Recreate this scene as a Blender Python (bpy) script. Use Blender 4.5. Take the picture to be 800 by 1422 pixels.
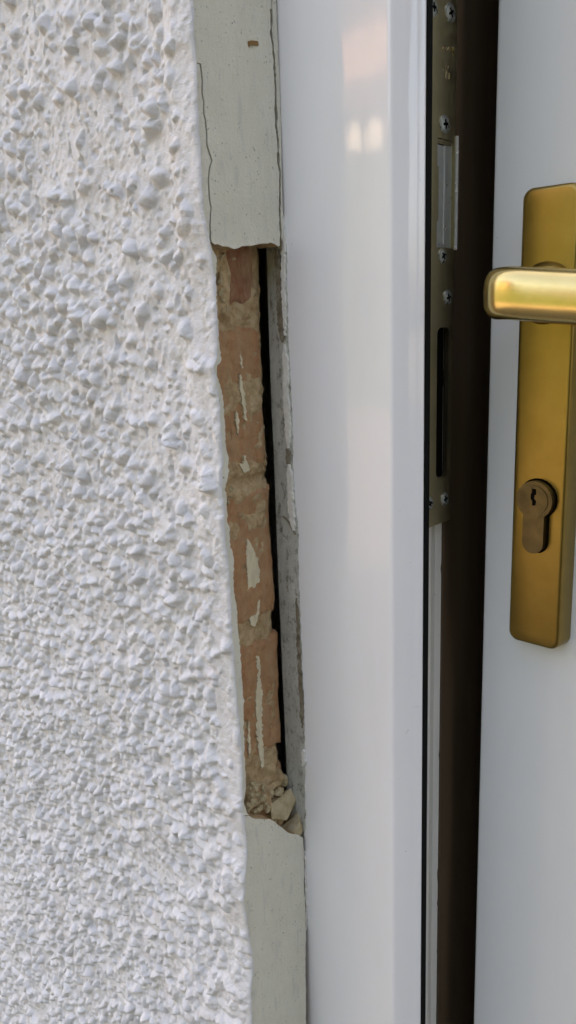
import bpy, bmesh, math, random
import numpy as np
from mathutils import Vector, Matrix

# ------------------------------------------------------------------ camera, world, sun, exposure
for o in list(bpy.data.objects): bpy.data.objects.remove(o)
SC = bpy.context.scene
COL = SC.collection
F_PX, YAW, PITCH, ROLL = 1123.73, 0.7464, 0.2387, -0.0351     # focal length in pixels of the 800x1422 photograph
CAM = np.array([0.2534, -0.279, 0.0])
_fw = np.array([-math.sin(YAW)*math.cos(PITCH), math.cos(YAW)*math.cos(PITCH), -math.sin(PITCH)])
_r = np.cross(_fw, [0, 0, 1]); _r /= np.linalg.norm(_r); _u = np.cross(_r, _fw)
RIGHT = math.cos(ROLL)*_r + math.sin(ROLL)*_u
UP = -math.sin(ROLL)*_r + math.cos(ROLL)*_u
FWD = _fw
cd = bpy.data.cameras.new('camera'); cam = bpy.data.objects.new('camera', cd); COL.objects.link(cam)
m = Matrix.Identity(4)
for i in range(3):
    m[i][0], m[i][1], m[i][2], m[i][3] = RIGHT[i], UP[i], -FWD[i], CAM[i]
cam.matrix_world = m
cd.sensor_fit = 'VERTICAL'; cd.sensor_height = 36.0; cd.sensor_width = 36.0*800/1422
cd.lens = 36.0*F_PX/1422; cd.clip_start = 0.01; cd.clip_end = 500
SC.camera = cam

SUN_EL, SUN_AZ = 42.0, -38.0          # degrees; azimuth from +Y (behind the house) towards +X
w = bpy.data.worlds.new('World'); SC.world = w; w.use_nodes = True
nt = w.node_tree
sky = nt.nodes.new('ShaderNodeTexSky'); sky.sky_type = 'NISHITA'; sky.sun_disc = False
sky.sun_elevation = math.radians(SUN_EL); sky.sun_rotation = math.radians(SUN_AZ)
sky.dust_density = 4.0; sky.air_density = 1.0; sky.ozone_density = 0.6
bg = nt.nodes['Background']; bg.inputs['Strength'].default_value = 0.15
nt.links.new(sky.outputs[0], bg.inputs['Color'])
sd = bpy.data.lights.new('sun', 'SUN'); sd.energy = 4.0; sd.angle = math.radians(0.53); sd.color = (1, 0.95, 0.87)
sun = bpy.data.objects.new('sun', sd); COL.objects.link(sun)
_e, _a = math.radians(SUN_EL), math.radians(SUN_AZ)
sdir = Vector((math.sin(_a)*math.cos(_e), math.cos(_a)*math.cos(_e), math.sin(_e)))
sun.rotation_euler = sdir.to_track_quat('Z', 'Y').to_euler(); sun.location = (2, 4, 6)
SC.view_settings.view_transform = 'Standard'; SC.view_settings.look = 'None'
SC.view_settings.exposure = 2.62; SC.view_settings.gamma = 1.0
SC.view_settings.use_white_balance = True; SC.view_settings.white_balance_temperature = 8950; SC.view_settings.white_balance_tint = 19

# ------------------------------------------------------------------ helpers
rng = np.random.default_rng(7); random.seed(7)

def ray(px, py):
    return FWD + RIGHT*(px-400)/F_PX + UP*(711-py)/F_PX
def bp(px, py, ax, val):
    """pixel of the photograph -> point on the plane axis=val"""
    d = ray(px, py); t = (val-CAM[ax])/d[ax]
    return CAM + t*d
def project(P):
    d = np.asarray(P, float)-CAM; z = d@FWD
    return 400+F_PX*(d@RIGHT)/z, 711-F_PX*(d@UP)/z

def empty(name, loc=(0, 0, 0), rz=0.0):
    o = bpy.data.objects.new(name, None); COL.objects.link(o)
    o.location = loc; o.rotation_euler = (0, 0, rz); o.empty_display_size = 0.05
    return o
def tag(o, label=None, cat=None, group=None, kind=None):
    if label: o['label'] = label
    if cat: o['category'] = cat
    if group: o['group'] = group
    if kind: o['kind'] = kind
    return o
def link(name, me, mat=None, parent=None, smooth=False):
    if mat is not None:
        for mm in (mat if isinstance(mat, (list, tuple)) else [mat]): me.materials.append(mm)
    if smooth:
        me.polygons.foreach_set('use_smooth', [True]*len(me.polygons))
    o = bpy.data.objects.new(name, me); COL.objects.link(o)
    if parent: o.parent = parent
    return o
def from_bm(name, bm, mat=None, parent=None, smooth=False):
    bmesh.ops.recalc_face_normals(bm, faces=bm.faces)
    me = bpy.data.meshes.new(name); bm.to_mesh(me); bm.free()
    return link(name, me, mat, parent, smooth)
def pyd(name, v, f, mat=None, parent=None, smooth=False):
    me = bpy.data.meshes.new(name); me.from_pydata([tuple(map(float, p)) for p in v], [], f); me.update()
    bm = bmesh.new(); bm.from_mesh(me); bmesh.ops.recalc_face_normals(bm, faces=bm.faces); bm.to_mesh(me); bm.free()
    return link(name, me, mat, parent, smooth)
def autosmooth(o, deg=35):
    me = o.data
    me.polygons.foreach_set('use_smooth', [True]*len(me.polygons))
    me.set_sharp_from_angle(angle=math.radians(deg))
    return o
def box(bm, x0, x1, y0, y1, z0, z1):
    vs = [bm.verts.new(p) for p in ((x0,y0,z0),(x1,y0,z0),(x1,y1,z0),(x0,y1,z0),(x0,y0,z1),(x1,y0,z1),(x1,y1,z1),(x0,y1,z1))]
    for f in ((3,2,1,0),(4,5,6,7),(0,1,5,4),(1,2,6,5),(2,3,7,6),(3,0,4,7)): bm.faces.new([vs[i] for i in f])
def boxes(name, lst, mat, parent=None):
    bm = bmesh.new()
    for b in lst: box(bm, *b)
    return from_bm(name, bm, mat, parent)
def prism(name, outline, holes, base, tip, conv, mat, parent=None, bevel=0.0):
    """2-D outline (with holes) -> prism; conv(a, b, depth) gives the 3-D point"""
    bm = bmesh.new(); edges = []
    for loop in [outline]+list(holes):
        vs = [bm.verts.new(conv(a, b, tip)) for a, b in loop]
        for i in range(len(vs)): edges.append(bm.edges.new((vs[i], vs[(i+1) % len(vs)])))
    bmesh.ops.triangle_fill(bm, use_beauty=True, use_dissolve=False, edges=edges)
    d = Vector(conv(0, 0, base))-Vector(conv(0, 0, tip))
    ret = bmesh.ops.extrude_face_region(bm, geom=list(bm.faces))
    bmesh.ops.translate(bm, verts=[g for g in ret['geom'] if isinstance(g, bmesh.types.BMVert)], vec=d)
    return from_bm(name, bm, mat, parent)
def loft(name, rings, mat, parent=None, cap=True, smooth=True, closed=True):
    v, f = [], []; n = len(rings[0])
    for r in rings: v += list(r)
    for i in range(len(rings)-1):
        for j in range(n if closed else n-1):
            k = (j+1) % n; f.append((i*n+j, i*n+k, (i+1)*n+k, (i+1)*n+j))
    if cap: f.append(tuple(range(n))[::-1]); f.append(tuple((len(rings)-1)*n+j for j in range(n)))
    o = pyd(name, v, f, mat, parent); 
    return autosmooth(o, 40) if smooth else o

_lat = {}
def vnoise(x, y, s, seed=0):
    """value noise, feature size s"""
    if seed not in _lat: _lat[seed] = np.random.default_rng(1000+seed).random((256, 256))*2-1
    L = _lat[seed]; u = x/s+1000.3; v = y/s+1000.7
    iu = np.floor(u).astype(int); iv = np.floor(v).astype(int); fu = u-iu; fv = v-iv
    fu = fu*fu*(3-2*fu); fv = fv*fv*(3-2*fv)
    g = lambda a, b: L[a % 256, b % 256]
    return (g(iu, iv)*(1-fu)+g(iu+1, iv)*fu)*(1-fv)+(g(iu, iv+1)*(1-fu)+g(iu+1, iv+1)*fu)*fv
def fbm(x, y, s, oct=4, seed=0, gain=.5):
    r = 0; a = 1.0
    for k in range(oct): r = r+a*vnoise(x, y, s/2**k, seed+k*13); a *= gain
    return r
def smooth01(t): t = np.clip(t, 0, 1); return t*t*(3-2*t)

# ------------------------------------------------------------------ materials
def new_mat(name):
    mt = bpy.data.materials.new(name); mt.use_nodes = True
    nt = mt.node_tree; b = nt.nodes['Principled BSDF']
    return mt, nt, b
def N(nt, t, **kw):
    n = nt.nodes.new(t)
    for k, v in kw.items():
        if hasattr(n, k): setattr(n, k, v)
        else: n.inputs[k].default_value = v
    return n
def ramp(nt, src, stops):
    r = nt.nodes.new('ShaderNodeValToRGB'); e = r.color_ramp.elements
    while len(e) < len(stops): e.new(.5)
    for i, (p, c) in enumerate(stops):
        e[i].position = p; e[i].color = (*c, 1) if len(c) == 3 else c
    nt.links.new(src, r.inputs[0]); return r.outputs[0]
def coords(nt, scale=(1, 1, 1)):
    tc = nt.nodes.new('ShaderNodeTexCoord'); mp = nt.nodes.new('ShaderNodeMapping')
    mp.inputs['Scale'].default_value = scale; nt.links.new(tc.outputs['Object'], mp.inputs[0]); return mp.outputs[0]
def noise(nt, co, scale, detail=4, rough=.55, dist=0):
    n = N(nt, 'ShaderNodeTexNoise', Scale=scale, Detail=detail, Roughness=rough, Distortion=dist)
    nt.links.new(co, n.inputs['Vector']); return n.outputs[0]
def mix(nt, fac, a, b, mode='MIX'):
    n = nt.nodes.new('ShaderNodeMix'); n.data_type = 'RGBA'; n.blend_type = mode
    for sock, val in ((n.inputs[0], fac), (n.inputs[6], a), (n.inputs[7], b)):
        if hasattr(val, 'is_linked') or hasattr(val, 'links'): nt.links.new(val, sock)
        elif isinstance(val, (int, float)): sock.default_value = val
        else: sock.default_value = (*val, 1)
    return n.outputs[2]
def bump(nt, b, h, strength, dist=.001, prev=None):
    n = nt.nodes.new('ShaderNodeBump'); n.inputs['Strength'].default_value = strength; n.inputs['Distance'].default_value = dist
    nt.links.new(h, n.inputs['Height'])
    if prev: nt.links.new(prev, n.inputs['Normal'])
    nt.links.new(n.outputs[0], b.inputs['Normal']); return n.outputs[0]
def simple(name, col, rough=.5, metal=0.0, var=0.0, vscale=200, bstr=0.0, bscale=800, spec=.5, bdist=.0005, stretch=(1,1,1)):
    mt, nt, b = new_mat(name)
    b.inputs['Roughness'].default_value = rough; b.inputs['Metallic'].default_value = metal
    b.inputs['Specular IOR Level'].default_value = spec
    b.inputs['Base Color'].default_value = (*col, 1)
    co = coords(nt, stretch)
    if var:
        c = ramp(nt, noise(nt, co, vscale, 5), [(.3, tuple(x*(1-var) for x in col)), (.7, tuple(min(1, x*(1+var)) for x in col))])
        nt.links.new(c, b.inputs['Base Color'])
    if bstr: bump(nt, b, noise(nt, co, bscale, 4), bstr, bdist)
    return mt

def m_pebble():
    mt, nt, b = new_mat('white_masonry_paint')
    co = coords(nt)
    c = ramp(nt, noise(nt, co, 45, 5), [(.3, (.77, .765, .775)), (.7, (.85, .845, .85))])
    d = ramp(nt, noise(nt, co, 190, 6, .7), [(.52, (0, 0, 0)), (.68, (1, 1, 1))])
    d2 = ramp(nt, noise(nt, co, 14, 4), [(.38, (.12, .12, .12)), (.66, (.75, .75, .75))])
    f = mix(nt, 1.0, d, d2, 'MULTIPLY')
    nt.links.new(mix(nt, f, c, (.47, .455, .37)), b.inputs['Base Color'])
    b.inputs['Roughness'].default_value = .92; b.inputs['Specular IOR Level'].default_value = .12
    p = bump(nt, b, noise(nt, co, 1000, 5, .7), 1.0, .0009)
    return mt
def m_greige():
    mt, nt, b = new_mat('greige_masonry_paint')
    co = coords(nt); cs = coords(nt, (1, 1, .22))
    c = ramp(nt, noise(nt, co, 60, 5), [(.3, (.745, .72, .60)), (.7, (.81, .785, .66))])
    st = ramp(nt, noise(nt, cs, 260, 4), [(.56, (0, 0, 0)), (.75, (.5, .5, .5))])
    c = mix(nt, st, c, (.54, .535, .49))
    vo = N(nt, 'ShaderNodeTexVoronoi', Scale=620.0, Randomness=1.0); nt.links.new(co, vo.inputs['Vector'])
    sp = ramp(nt, vo.outputs['Distance'], [(.12, (1, 1, 1)), (.30, (0, 0, 0))])
    keep = ramp(nt, noise(nt, co, 210, 2), [(.52, (0, 0, 0)), (.66, (.8, .8, .8))])
    sp = mix(nt, 1.0, sp, keep, 'MULTIPLY')
    nt.links.new(mix(nt, sp, c, (.2, .19, .14)), b.inputs['Base Color'])
    b.inputs['Roughness'].default_value = .7; b.inputs['Specular IOR Level'].default_value = .3
    p = bump(nt, b, noise(nt, co, 800, 6, .75), 1.0, .0009)
    p = bump(nt, b, noise(nt, cs, 300, 3), .5, .0008, p)
    p = bump(nt, b, noise(nt, co, 70, 3), .5, .0016, p)
    return mt
def m_brick(red=0.0):
    mt, nt, b = new_mat('brick_red' if red else 'brick_orange')
    co = coords(nt)
    a1, a2 = ((.36, .145, .08), (.48, .23, .135)) if red else ((.52, .24, .115), (.70, .395, .21))
    c = ramp(nt, noise(nt, co, 150, 6, .65), [(.3, a1), (.72, a2)])
    dust = ramp(nt, noise(nt, coords(nt, (1, 1, .4)), 150, 7, .75), [(.40, (0, 0, 0)), (.70, (.75, .75, .75))])
    c = mix(nt, dust, c, (.60, .42, .25))
    rd = ramp(nt, noise(nt, co, 95, 3), [(.66, (0, 0, 0)), (.76, (.4, .4, .4))])
    c = mix(nt, rd, c, (.40, .11, .07))
    nt.links.new(c, b.inputs['Base Color']); b.inputs['Roughness'].default_value = .9
    b.inputs['Specular IOR Level'].default_value = .15
    p = bump(nt, b, noise(nt, co, 1500, 5, .75), 1.0, .0010)
    bump(nt, b, noise(nt, coords(nt, (1, 1, .5)), 350, 5, .65), .7, .0016, p)
    return mt
def m_mortar(name, c1, c2, c3):
    mt, nt, b = new_mat(name); co = coords(nt)
    c = ramp(nt, noise(nt, co, 170, 6, .7), [(.28, c1), (.52, c2), (.75, c3)])
    nt.links.new(c, b.inputs['Base Color']); b.inputs['Roughness'].default_value = .95; b.inputs['Specular IOR Level'].default_value = .1
    p = bump(nt, b, noise(nt, co, 1500, 5, .7), .8, .0007)
    bump(nt, b, noise(nt, co, 420, 4, .65), .6, .0015, p)
    return mt
def m_upvc(name, col, wav=.1, coat=.0):
    mt, nt, b = new_mat(name); co = coords(nt)
    sm = ramp(nt, noise(nt, coords(nt, (1, 1, .35)), 22, 4), [(.4, tuple(x*.965 for x in col)), (.7, col)])
    sp = ramp(nt, noise(nt, co, 420, 3, .5), [(.735, (0, 0, 0)), (.77, (.5, .5, .5))])
    gr = ramp(nt, noise(nt, coords(nt, (1, 1, .12)), 38, 6, .65), [(.52, (0, 0, 0)), (.78, (.16, .16, .16))])
    sm = mix(nt, gr, sm, tuple(x*.78 for x in col[:2])+(col[2]*.70,))
    nt.links.new(mix(nt, sp, sm, (.42, .38, .33)), b.inputs['Base Color'])
    b.inputs['Specular IOR Level'].default_value = .5
    r = ramp(nt, noise(nt, co, 90, 3), [(.3, (.045,)*3), (.8, (.08,)*3)]); nt.links.new(r, b.inputs['Roughness'])
    bump(nt, b, noise(nt, coords(nt, (1, 1, .45)), 55, 2), wav, .0006)
    return mt
def m_dust():
    mt, nt, b = new_mat('mortar_dust'); co = coords(nt)
    c = ramp(nt, noise(nt, coords(nt, (1, 1, .35)), 90, 5, .6), [(.3, (.44, .435, .385)), (.65, (.60, .60, .545))])
    s = ramp(nt, noise(nt, coords(nt, (1, 1, .5)), 260, 6, .75), [(.51, (0, 0, 0)), (.66, (.85, .85, .85))])
    nt.links.new(mix(nt, s, c, (.17, .145, .105)), b.inputs['Base Color'])
    b.inputs['Roughness'].default_value = .9; b.inputs['Specular IOR Level'].default_value = .15
    bump(nt, b, noise(nt, co, 700, 6, .7), .8, .0008); return mt
def m_metal(name, c1, c2, rough, vscale=120, spot=0.0, rvar=.08, brush=(1, 1, 1), metal=1.0):
    mt, nt, b = new_mat(name); co = coords(nt)
    b.inputs['Metallic'].default_value = metal
    c = ramp(nt, noise(nt, co, vscale, 5), [(.3, c1), (.7, c2)])
    if spot:
        s = ramp(nt, noise(nt, co, 1100, 3), [(.70, (0, 0, 0)), (.76, (spot,)*3)])
        c = mix(nt, s, c, tuple(x*.25 for x in c1))
    nt.links.new(c, b.inputs['Base Color'])
    r = ramp(nt, noise(nt, coords(nt, brush), 300, 4), [(.3, (rough-rvar,)*3), (.7, (rough+rvar,)*3)]); nt.links.new(r, b.inputs['Roughness'])
    bump(nt, b, noise(nt, co, 1800, 2), .03, .0001)
    return mt
def m_house_brick():
    mt, nt, b = new_mat('opposite_brick')
    co = coords(nt)
    br = nt.nodes.new('ShaderNodeTexBrick')
    br.inputs['Color1'].default_value = (.45, .2, .12, 1); br.inputs['Color2'].default_value = (.36, .15, .09, 1); br.inputs['Mortar'].default_value = (.5, .45, .38, 1)
    br.inputs['Scale'].default_value = 1; br.inputs['Brick Width'].default_value = .225; br.inputs['Row Height'].default_value = .075; br.inputs['Mortar Size'].default_value = .01
    mp = nt.nodes.new('ShaderNodeMapping'); mp.inputs['Rotation'].default_value = (math.radians(90), 0, 0)
    nt.links.new(co, mp.inputs[0]); nt.links.new(mp.outputs[0], br.inputs['Vector']); nt.links.new(br.outputs[0], b.inputs['Base Color'])
    b.inputs['Roughness'].default_value = .9; return mt

M = dict(
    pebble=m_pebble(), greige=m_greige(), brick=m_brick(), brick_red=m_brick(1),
    mortar=m_mortar('lime_mortar', (.33, .21, .10), (.56, .40, .23), (.68, .54, .35)),
    lump=m_mortar('mortar_lump', (.34, .26, .14), (.54, .44, .27), (.64, .56, .40)),
    crust=m_mortar('mortar_crust', (.11, .085, .055), (.26, .22, .16), (.42, .39, .32)),
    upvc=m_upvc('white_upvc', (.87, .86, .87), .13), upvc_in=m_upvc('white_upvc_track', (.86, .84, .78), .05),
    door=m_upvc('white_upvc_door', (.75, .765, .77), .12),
    dust=m_dust(), caulk=simple('old_sealant', (.74, .72, .66), .7, var=.12, vscale=300, bstr=.6, bscale=900),
    paint=simple('old_cream_paint', (.68, .60, .42), .8, var=.15, vscale=350, bstr=.5, bscale=900, stretch=(1, 1, .3)),
    rubber=simple('black_rubber', (.008, .008, .007), .9, spec=.1), shade_black=simple('black_hollow_shade', (.006, .005, .004), 1.0, spec=.02),  # the near-black paints the shade inside small openings
    brown=simple('brown_foil', (.12, .078, .046), .45, var=.25, vscale=60, bstr=.2, bscale=300, stretch=(1, 1, .1)),
    gold=m_metal('gold_dark_reflection', (.275, .185, .052), (.31, .21, .063), .32, spot=.12, rvar=.025),  # plate brass painted darker than the lever for the dark surroundings it mirrors
    lever=m_metal('gold_lever', (.68, .51, .21), (.72, .55, .24), .23, spot=.08, rvar=.03),
    bronze=m_metal('cylinder_bronze', (.11, .082, .045), (.15, .112, .062), .36),
    keep=m_metal('yellow_passivated_steel', (.40, .34, .20), (.47, .39, .24), .38, vscale=45),
    steel=m_metal('zinc_steel', (.56, .58, .55), (.66, .68, .64), .34, vscale=200, metal=.75),
    screw=m_metal('screw_zinc', (.50, .52, .48), (.60, .62, .57), .30, vscale=300, metal=.85),
    bright=m_metal('bright_steel', (.78, .78, .76), (.86, .86, .84), .22, vscale=200, metal=.35),
    stamp=m_metal('stamped_edge', (.75, .62, .42), (.85, .72, .5), .25),
    masonry=m_mortar('masonry', (.3, .27, .22), (.36, .33, .28), (.42, .4, .35)),
    inside=simple('hall_wall', (.25, .22, .18), .9), carpet=simple('hall_floor', (.08, .06, .05), .95),
    paving=simple('concrete_paving', (.14, .125, .105), .9, var=.2, vscale=6, bstr=.3, bscale=60, bdist=.004),
    hbrick=m_house_brick(), hcream=simple('cream_panel', (.8, .74, .62), .6), htile=simple('roof_tile', (.09, .06, .05), .8, var=.2, vscale=12),
    hgrey=simple('pale_render', (.5, .49, .44), .9),
    glass=simple('window_glass', (.03, .035, .04), .05), added_hedge=simple('hedge_leaf', (.04, .07, .022), .7, var=.6, vscale=25, bstr=.8, bscale=40, bdist=.03),
    twig=simple('twig', (.25, .13, .04), .8),
)

# ------------------------------------------------------------------ dimensions of the place
R = 0.0449            # depth of the reveal
FX, LB, LD = 0.0563, 0.0081, 0.0118      # frame face width, bevel
JX, KY = 0.0506, 0.0574                   # strike plate plane and its far edge
GZ = -1.05                                # ground level
TOPZ = 1.05

# ------------------------------------------------------------------ setting
tag(boxes('ground', [(-40, 40, -40, 12, GZ-.3, GZ)], M['paving']), kind='structure')
hall = boxes('hallway', [(-.04, 1.06, 3.0, 3.1, GZ, 1.35), (-.12, -.04, .262, 3.1, GZ, 1.35), (1.06, 1.14, .262, 3.1, GZ, 1.35), (-.12, 1.14, .262, 3.1, 1.35, 1.44)], M['inside'])
tag(hall, kind='structure')
tag(boxes('hall_floor', [(-.04, 1.06, .2, 3.0, GZ+.004, GZ+.02)], M['carpet']), kind='structure')

# ------------------------------------------------------------------ the house wall
wall = empty('house_wall', (0, 0, GZ)); 
tag(wall, 'white pebbledashed house wall with greige smooth render return broken open over brick', 'wall')
class WP:  # children are written in world coordinates
    pass
def wl(o):
    o.parent = wall; o.matrix_parent_inverse = Matrix.Translation((0, 0, -GZ)); return o
wl(boxes('masonry', [(-3.5, -.064, -.030, .26, GZ, 4.6), (-.064, -.036, -.030, .26, .08, 4.6), (-.064, -.036, -.030, .26, GZ, -.31), (-.064, -.036, .05, .26, -.31, .08), (-.036, 1.0, -.030, .26, 1.13, 4.6), (1.0, 3.5, -.030, .26, GZ, 4.6),
                     (-3.5, 3.5, .26, 6, 1.45, 4.6)], M['masonry']))
wl(pyd('roof', [(-3.8,-.35,4.45),(3.8,-.35,4.45),(3.8,3.2,7.6),(-3.8,3.2,7.6),(3.8,6.6,4.45),(-3.8,6.6,4.45)], [(0,1,2,3),(3,2,4,5),(0,3,5),(1,4,2),(0,5,4,1)], M['htile']))

# pixel outlines on the reveal plane x = 0
CORNER = [(265,-60),(266.5,0),(267.5,50),(271.5,90),(272.5,130),(274.5,170),(277,220),(279,260),(281,290),(286,320),(291,345),(296,380),(298,400),(300,440),(301,470),(300,500),(296,510),(299,525),(303,560),(306,600),(308.5,640),(307,672),(310,700),(311.5,740),(317,790),(319,830),(321,880),(325,940),(331,1000),(335,1060),(336,1120),(342,1180),(338,1250),(345,1300),(351,1340),(347,1380),(349,1422),(352,1520)]
def on_reveal(pts): return np.array([bp(x, y, 0, 0.0)[1:] for x, y in pts])
_c = on_reveal(CORNER); _o = np.argsort(_c[:, 1]); _cz, _cy = _c[_o, 1], _c[_o, 0]
def yc0(z): return np.interp(z, _cz, _cy)
def yc(z): return yc0(z)+.0005*vnoise(z*1.0, z*0, .0045, 33)+.0004*vnoise(z*1.0, z*0, .0016, 34)

# --- pebbledash: one continuous painted relief; the largest stones are cut out of it as parts of their own
xs = [0.0]
while xs[-1] > -.40:
    a = -xs[-1]; xs.append(xs[-1]-(.00062 if a < .17 else .00062+(a-.17)*.006))
xs = np.array(xs[::-1]); zs = np.arange(-.62, .22, .00066)
nx, nz = len(xs), len(zs); X, Z = np.meshgrid(xs, zs)
zpx = lambda z: np.interp(-z, [-.15, -.028, .1, .24, .36, .56], [0, 340, 760, 1130, 1422, 1700])   # rough photo row of a height near the corner
base = .0011*fbm(X, Z, .035, 3, 1)+.0007*fbm(X, Z, .010, 4, 2)
H = base.copy(); OWN = -np.ones((nz, nx), int); 
peb = []
tries = 26000; PX = -rng.random(tries)*.40; PZ = -.62+rng.random(tries)*.84
row = zpx(PZ); s = -PX
low = smooth01((row-560)/350)
big = rng.random(tries)
rad = (.0012+.0029*big**2.2)*(1-low)+(.0014+.0021*big**1.9)*low
rad *= np.where((row > 1080) & (s < .07) & (rng.random(tries) < .3), 1.6, 1.0)
rad *= np.where((row > 240) & (row < 520) & (rng.random(tries) < .25), 1.25, 1.0)
dens = .32+.28*smooth01((row-180)/150)+.55*low
dens *= 1-.75*np.clip(1.3-np.abs(row-1235)/100, 0, 1)*np.clip(1.2-np.abs(PX+.055)/.05, 0, 1)
dens *= .35+.95*smooth01(.5+1.1*vnoise(PX, PZ, .03, 41))
edge = smooth01((s-.003)/np.where((row > 380) & (row < 560), .020, np.where((row>1000)&(row<1140), .020, .006)))
dens *= .10+.90*edge
keepm = rng.random(tries) < dens
FLK = [(225,1318,16),(268,1326,18),(205,1308,14),(222,1278,15),(250,1240,13),(300,1245,14),(268,1196,12),(312,1180,13),(246,1385,15),(300,1375,14),(150,1295,12),(330,1215,12),(280,1290,11),(215,150,15),(200,435,16),(158,420,13),(290,965,13),(185,345,13),(45,1020,10)]
for q_, (fx_, fy_, fr_) in enumerate(FLK):
    w_ = bp(fx_, fy_, 1, -R); PX[q_], PZ[q_] = w_[0], w_[2]; rad[q_] = fr_/2700.*(.95 if fy_ > 1100 else .72); keepm[q_] = True
row = zpx(PZ)
order = [i for i in np.argsort(-rad) if keepm[i]]
cell = {}; acc = []
for i in order:
    cx, cz, r = PX[i], PZ[i], rad[i]; k = (int(cx/.008), int(cz/.008)); ok = True
    for a in (-1, 0, 1):
        for b_ in (-1, 0, 1):
            for j in cell.get((k[0]+a, k[1]+b_), ()):
                if (PX[j]-cx)**2+(PZ[j]-cz)**2 < (.74*(r+rad[j]))**2: ok = False; break
            if not ok: break
        if not ok: break
    if ok: cell.setdefault(k, []).append(i); acc.append(i)
    if len(acc) > 12000: break
for n_, i in enumerate(acc):
    cx, cz, r = PX[i], PZ[i], rad[i]
    el = 1+.6*rng.random(); ra, rb = r*math.sqrt(el), r/math.sqrt(el)
    flow = row[i] > 1050 and -cx < .10
    th = rng.normal(math.radians(-25), .35) if flow else rng.normal(math.pi/2, .9)
    R2 = ra*1.35
    i0, i1 = np.searchsorted(xs, [cx-R2, cx+R2]); j0, j1 = np.searchsorted(zs, [cz-R2, cz+R2])
    if i1-i0 < 2 or j1-j0 < 2: continue
    dx = X[j0:j1, i0:i1]-cx; dz = Z[j0:j1, i0:i1]-cz
    pu = (dx*math.cos(th)+dz*math.sin(th))/ra; pv = (-dx*math.sin(th)+dz*math.cos(th))/rb
    ang = np.arctan2(pv, pu); ph = rng.random(3)*6.28
    rr = np.sqrt(pu*pu+pv*pv)*(1+.12*np.cos(2*ang+ph[0])+.10*np.cos(3*ang+ph[1])+.06*np.cos(5*ang+ph[2]))
    hh = r*(.72+.74*rng.random())
    if flow and r > .0035: hh *= .55
    prof = np.sqrt(np.clip(1-rr**2.4, 0, 1))
    if i < len(FLK) and row[i] > 1100: prof = np.clip(2.2*(1-rr**2), 0, 1)*(.8+.2*pu); hh = r*.42
    for _q in range(1):                                  # broken faces
        fa = rng.random()*6.283; off = .6+.8*rng.random(); sl_ = .35+.5*rng.random()
        prof = np.minimum(prof, np.clip(1-sl_*((pu*math.cos(fa)+pv*math.sin(fa))-off*.55), 0, 1))
    tilt = 1+rng.normal(0, .22)*pu+rng.normal(0, .22)*pv-.30*dz/r     # stones lean and sag a little
    b0 = float(np.mean(base[j0:j1, i0:i1]))-.0002
    t = np.where(rr < 1, b0+hh*prof*np.clip(tilt, .3, 1.7), -1)
    h0 = H[j0:j1, i0:i1]; w = t > h0
    kk = .0008; dlt = np.clip(.5+.5*(t-h0)/kk, 0, 1)
    sm = np.where(rr < 1, h0*(1-dlt)+t*dlt+kk*dlt*(1-dlt), h0)
    H[j0:j1, i0:i1] = np.maximum(h0, sm)
    o_ = OWN[j0:j1, i0:i1]; o_[w & (rr < .98)] = n_
    peb.append((n_, cx, cz, ra*rb, b0+hh))
for _ in range(2):
    P = np.pad(H, 1, mode='edge'); H = .6*H+.1*(P[:-2,1:-1]+P[2:,1:-1]+P[1:-1,:-2]+P[1:-1,2:])
# grit between the stones
ng = 20000; gx = -rng.random(ng)*.30; gz = -.56+rng.random(ng)*.74
for k in range(ng):
    r = .0007+.0010*rng.random()**1.5; i0, i1 = np.searchsorted(xs, [gx[k]-r, gx[k]+r]); j0, j1 = np.searchsorted(zs, [gz[k]-r, gz[k]+r])
    if i1-i0 < 2 or j1-j0 < 2: continue
    q = ((X[j0:j1, i0:i1]-gx[k])**2+(Z[j0:j1, i0:i1]-gz[k])**2)/r**2
    H[j0:j1, i0:i1] += r*(.22+.35*rng.random())*np.sqrt(np.clip(1-q, 0, 1))
# brush drag lines low on the wall, pits, grain
dr = np.clip(1.3-np.abs(zpx(Z)-1240)/110, 0, 1)*np.clip(1-np.abs(X+.055)/.055, 0, 1)
H += dr*.0011*vnoise((X*.906-Z*.423), (X*.423+Z*.906)*8, .014, 77)
H += .00030*fbm(X, Z, .0034, 3, 5)+.00016*vnoise(X, Z, .0014, 9)
pit = vnoise(X, Z, .0065, 15); H -= .0013*smooth01((pit-.55)/.3)
pit = vnoise(X, Z, .0034, 16); H -= .0016*smooth01((pit-.62)/.2)
for _ in range(1):
    P = np.pad(H, 1, mode='edge'); H = (.64*H+.09*(P[:-2,1:-1]+P[2:,1:-1]+P[1:-1,:-2]+P[1:-1,2:]))
sx = -X
wc = smooth01((.026-sx)/.0145)                       # run the relief into the traced arris
H = H*(1-.25*wc)+(-R-yc0(Z)+.0006)*wc+wc*(.00045*fbm(X, Z, .005, 4, 88)+.0003*np.abs(vnoise(X, Z, .0018, 89)))
fl0 = np.where(sx < .014, -R-yc0(Z)+.0007+.0003*vnoise(X, Z, .0022, 90), -1.0)
tt_ = np.clip(.5+.5*(H-fl0)/.0006, 0, 1); H = np.where(sx < .014, fl0*(1-tt_)+H*tt_+.0006*tt_*(1-tt_), H)
rr_ = np.clip((.0016-sx)/.0016, 0, 1); H -= .0004*rr_**2
Y = -R-H
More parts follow.
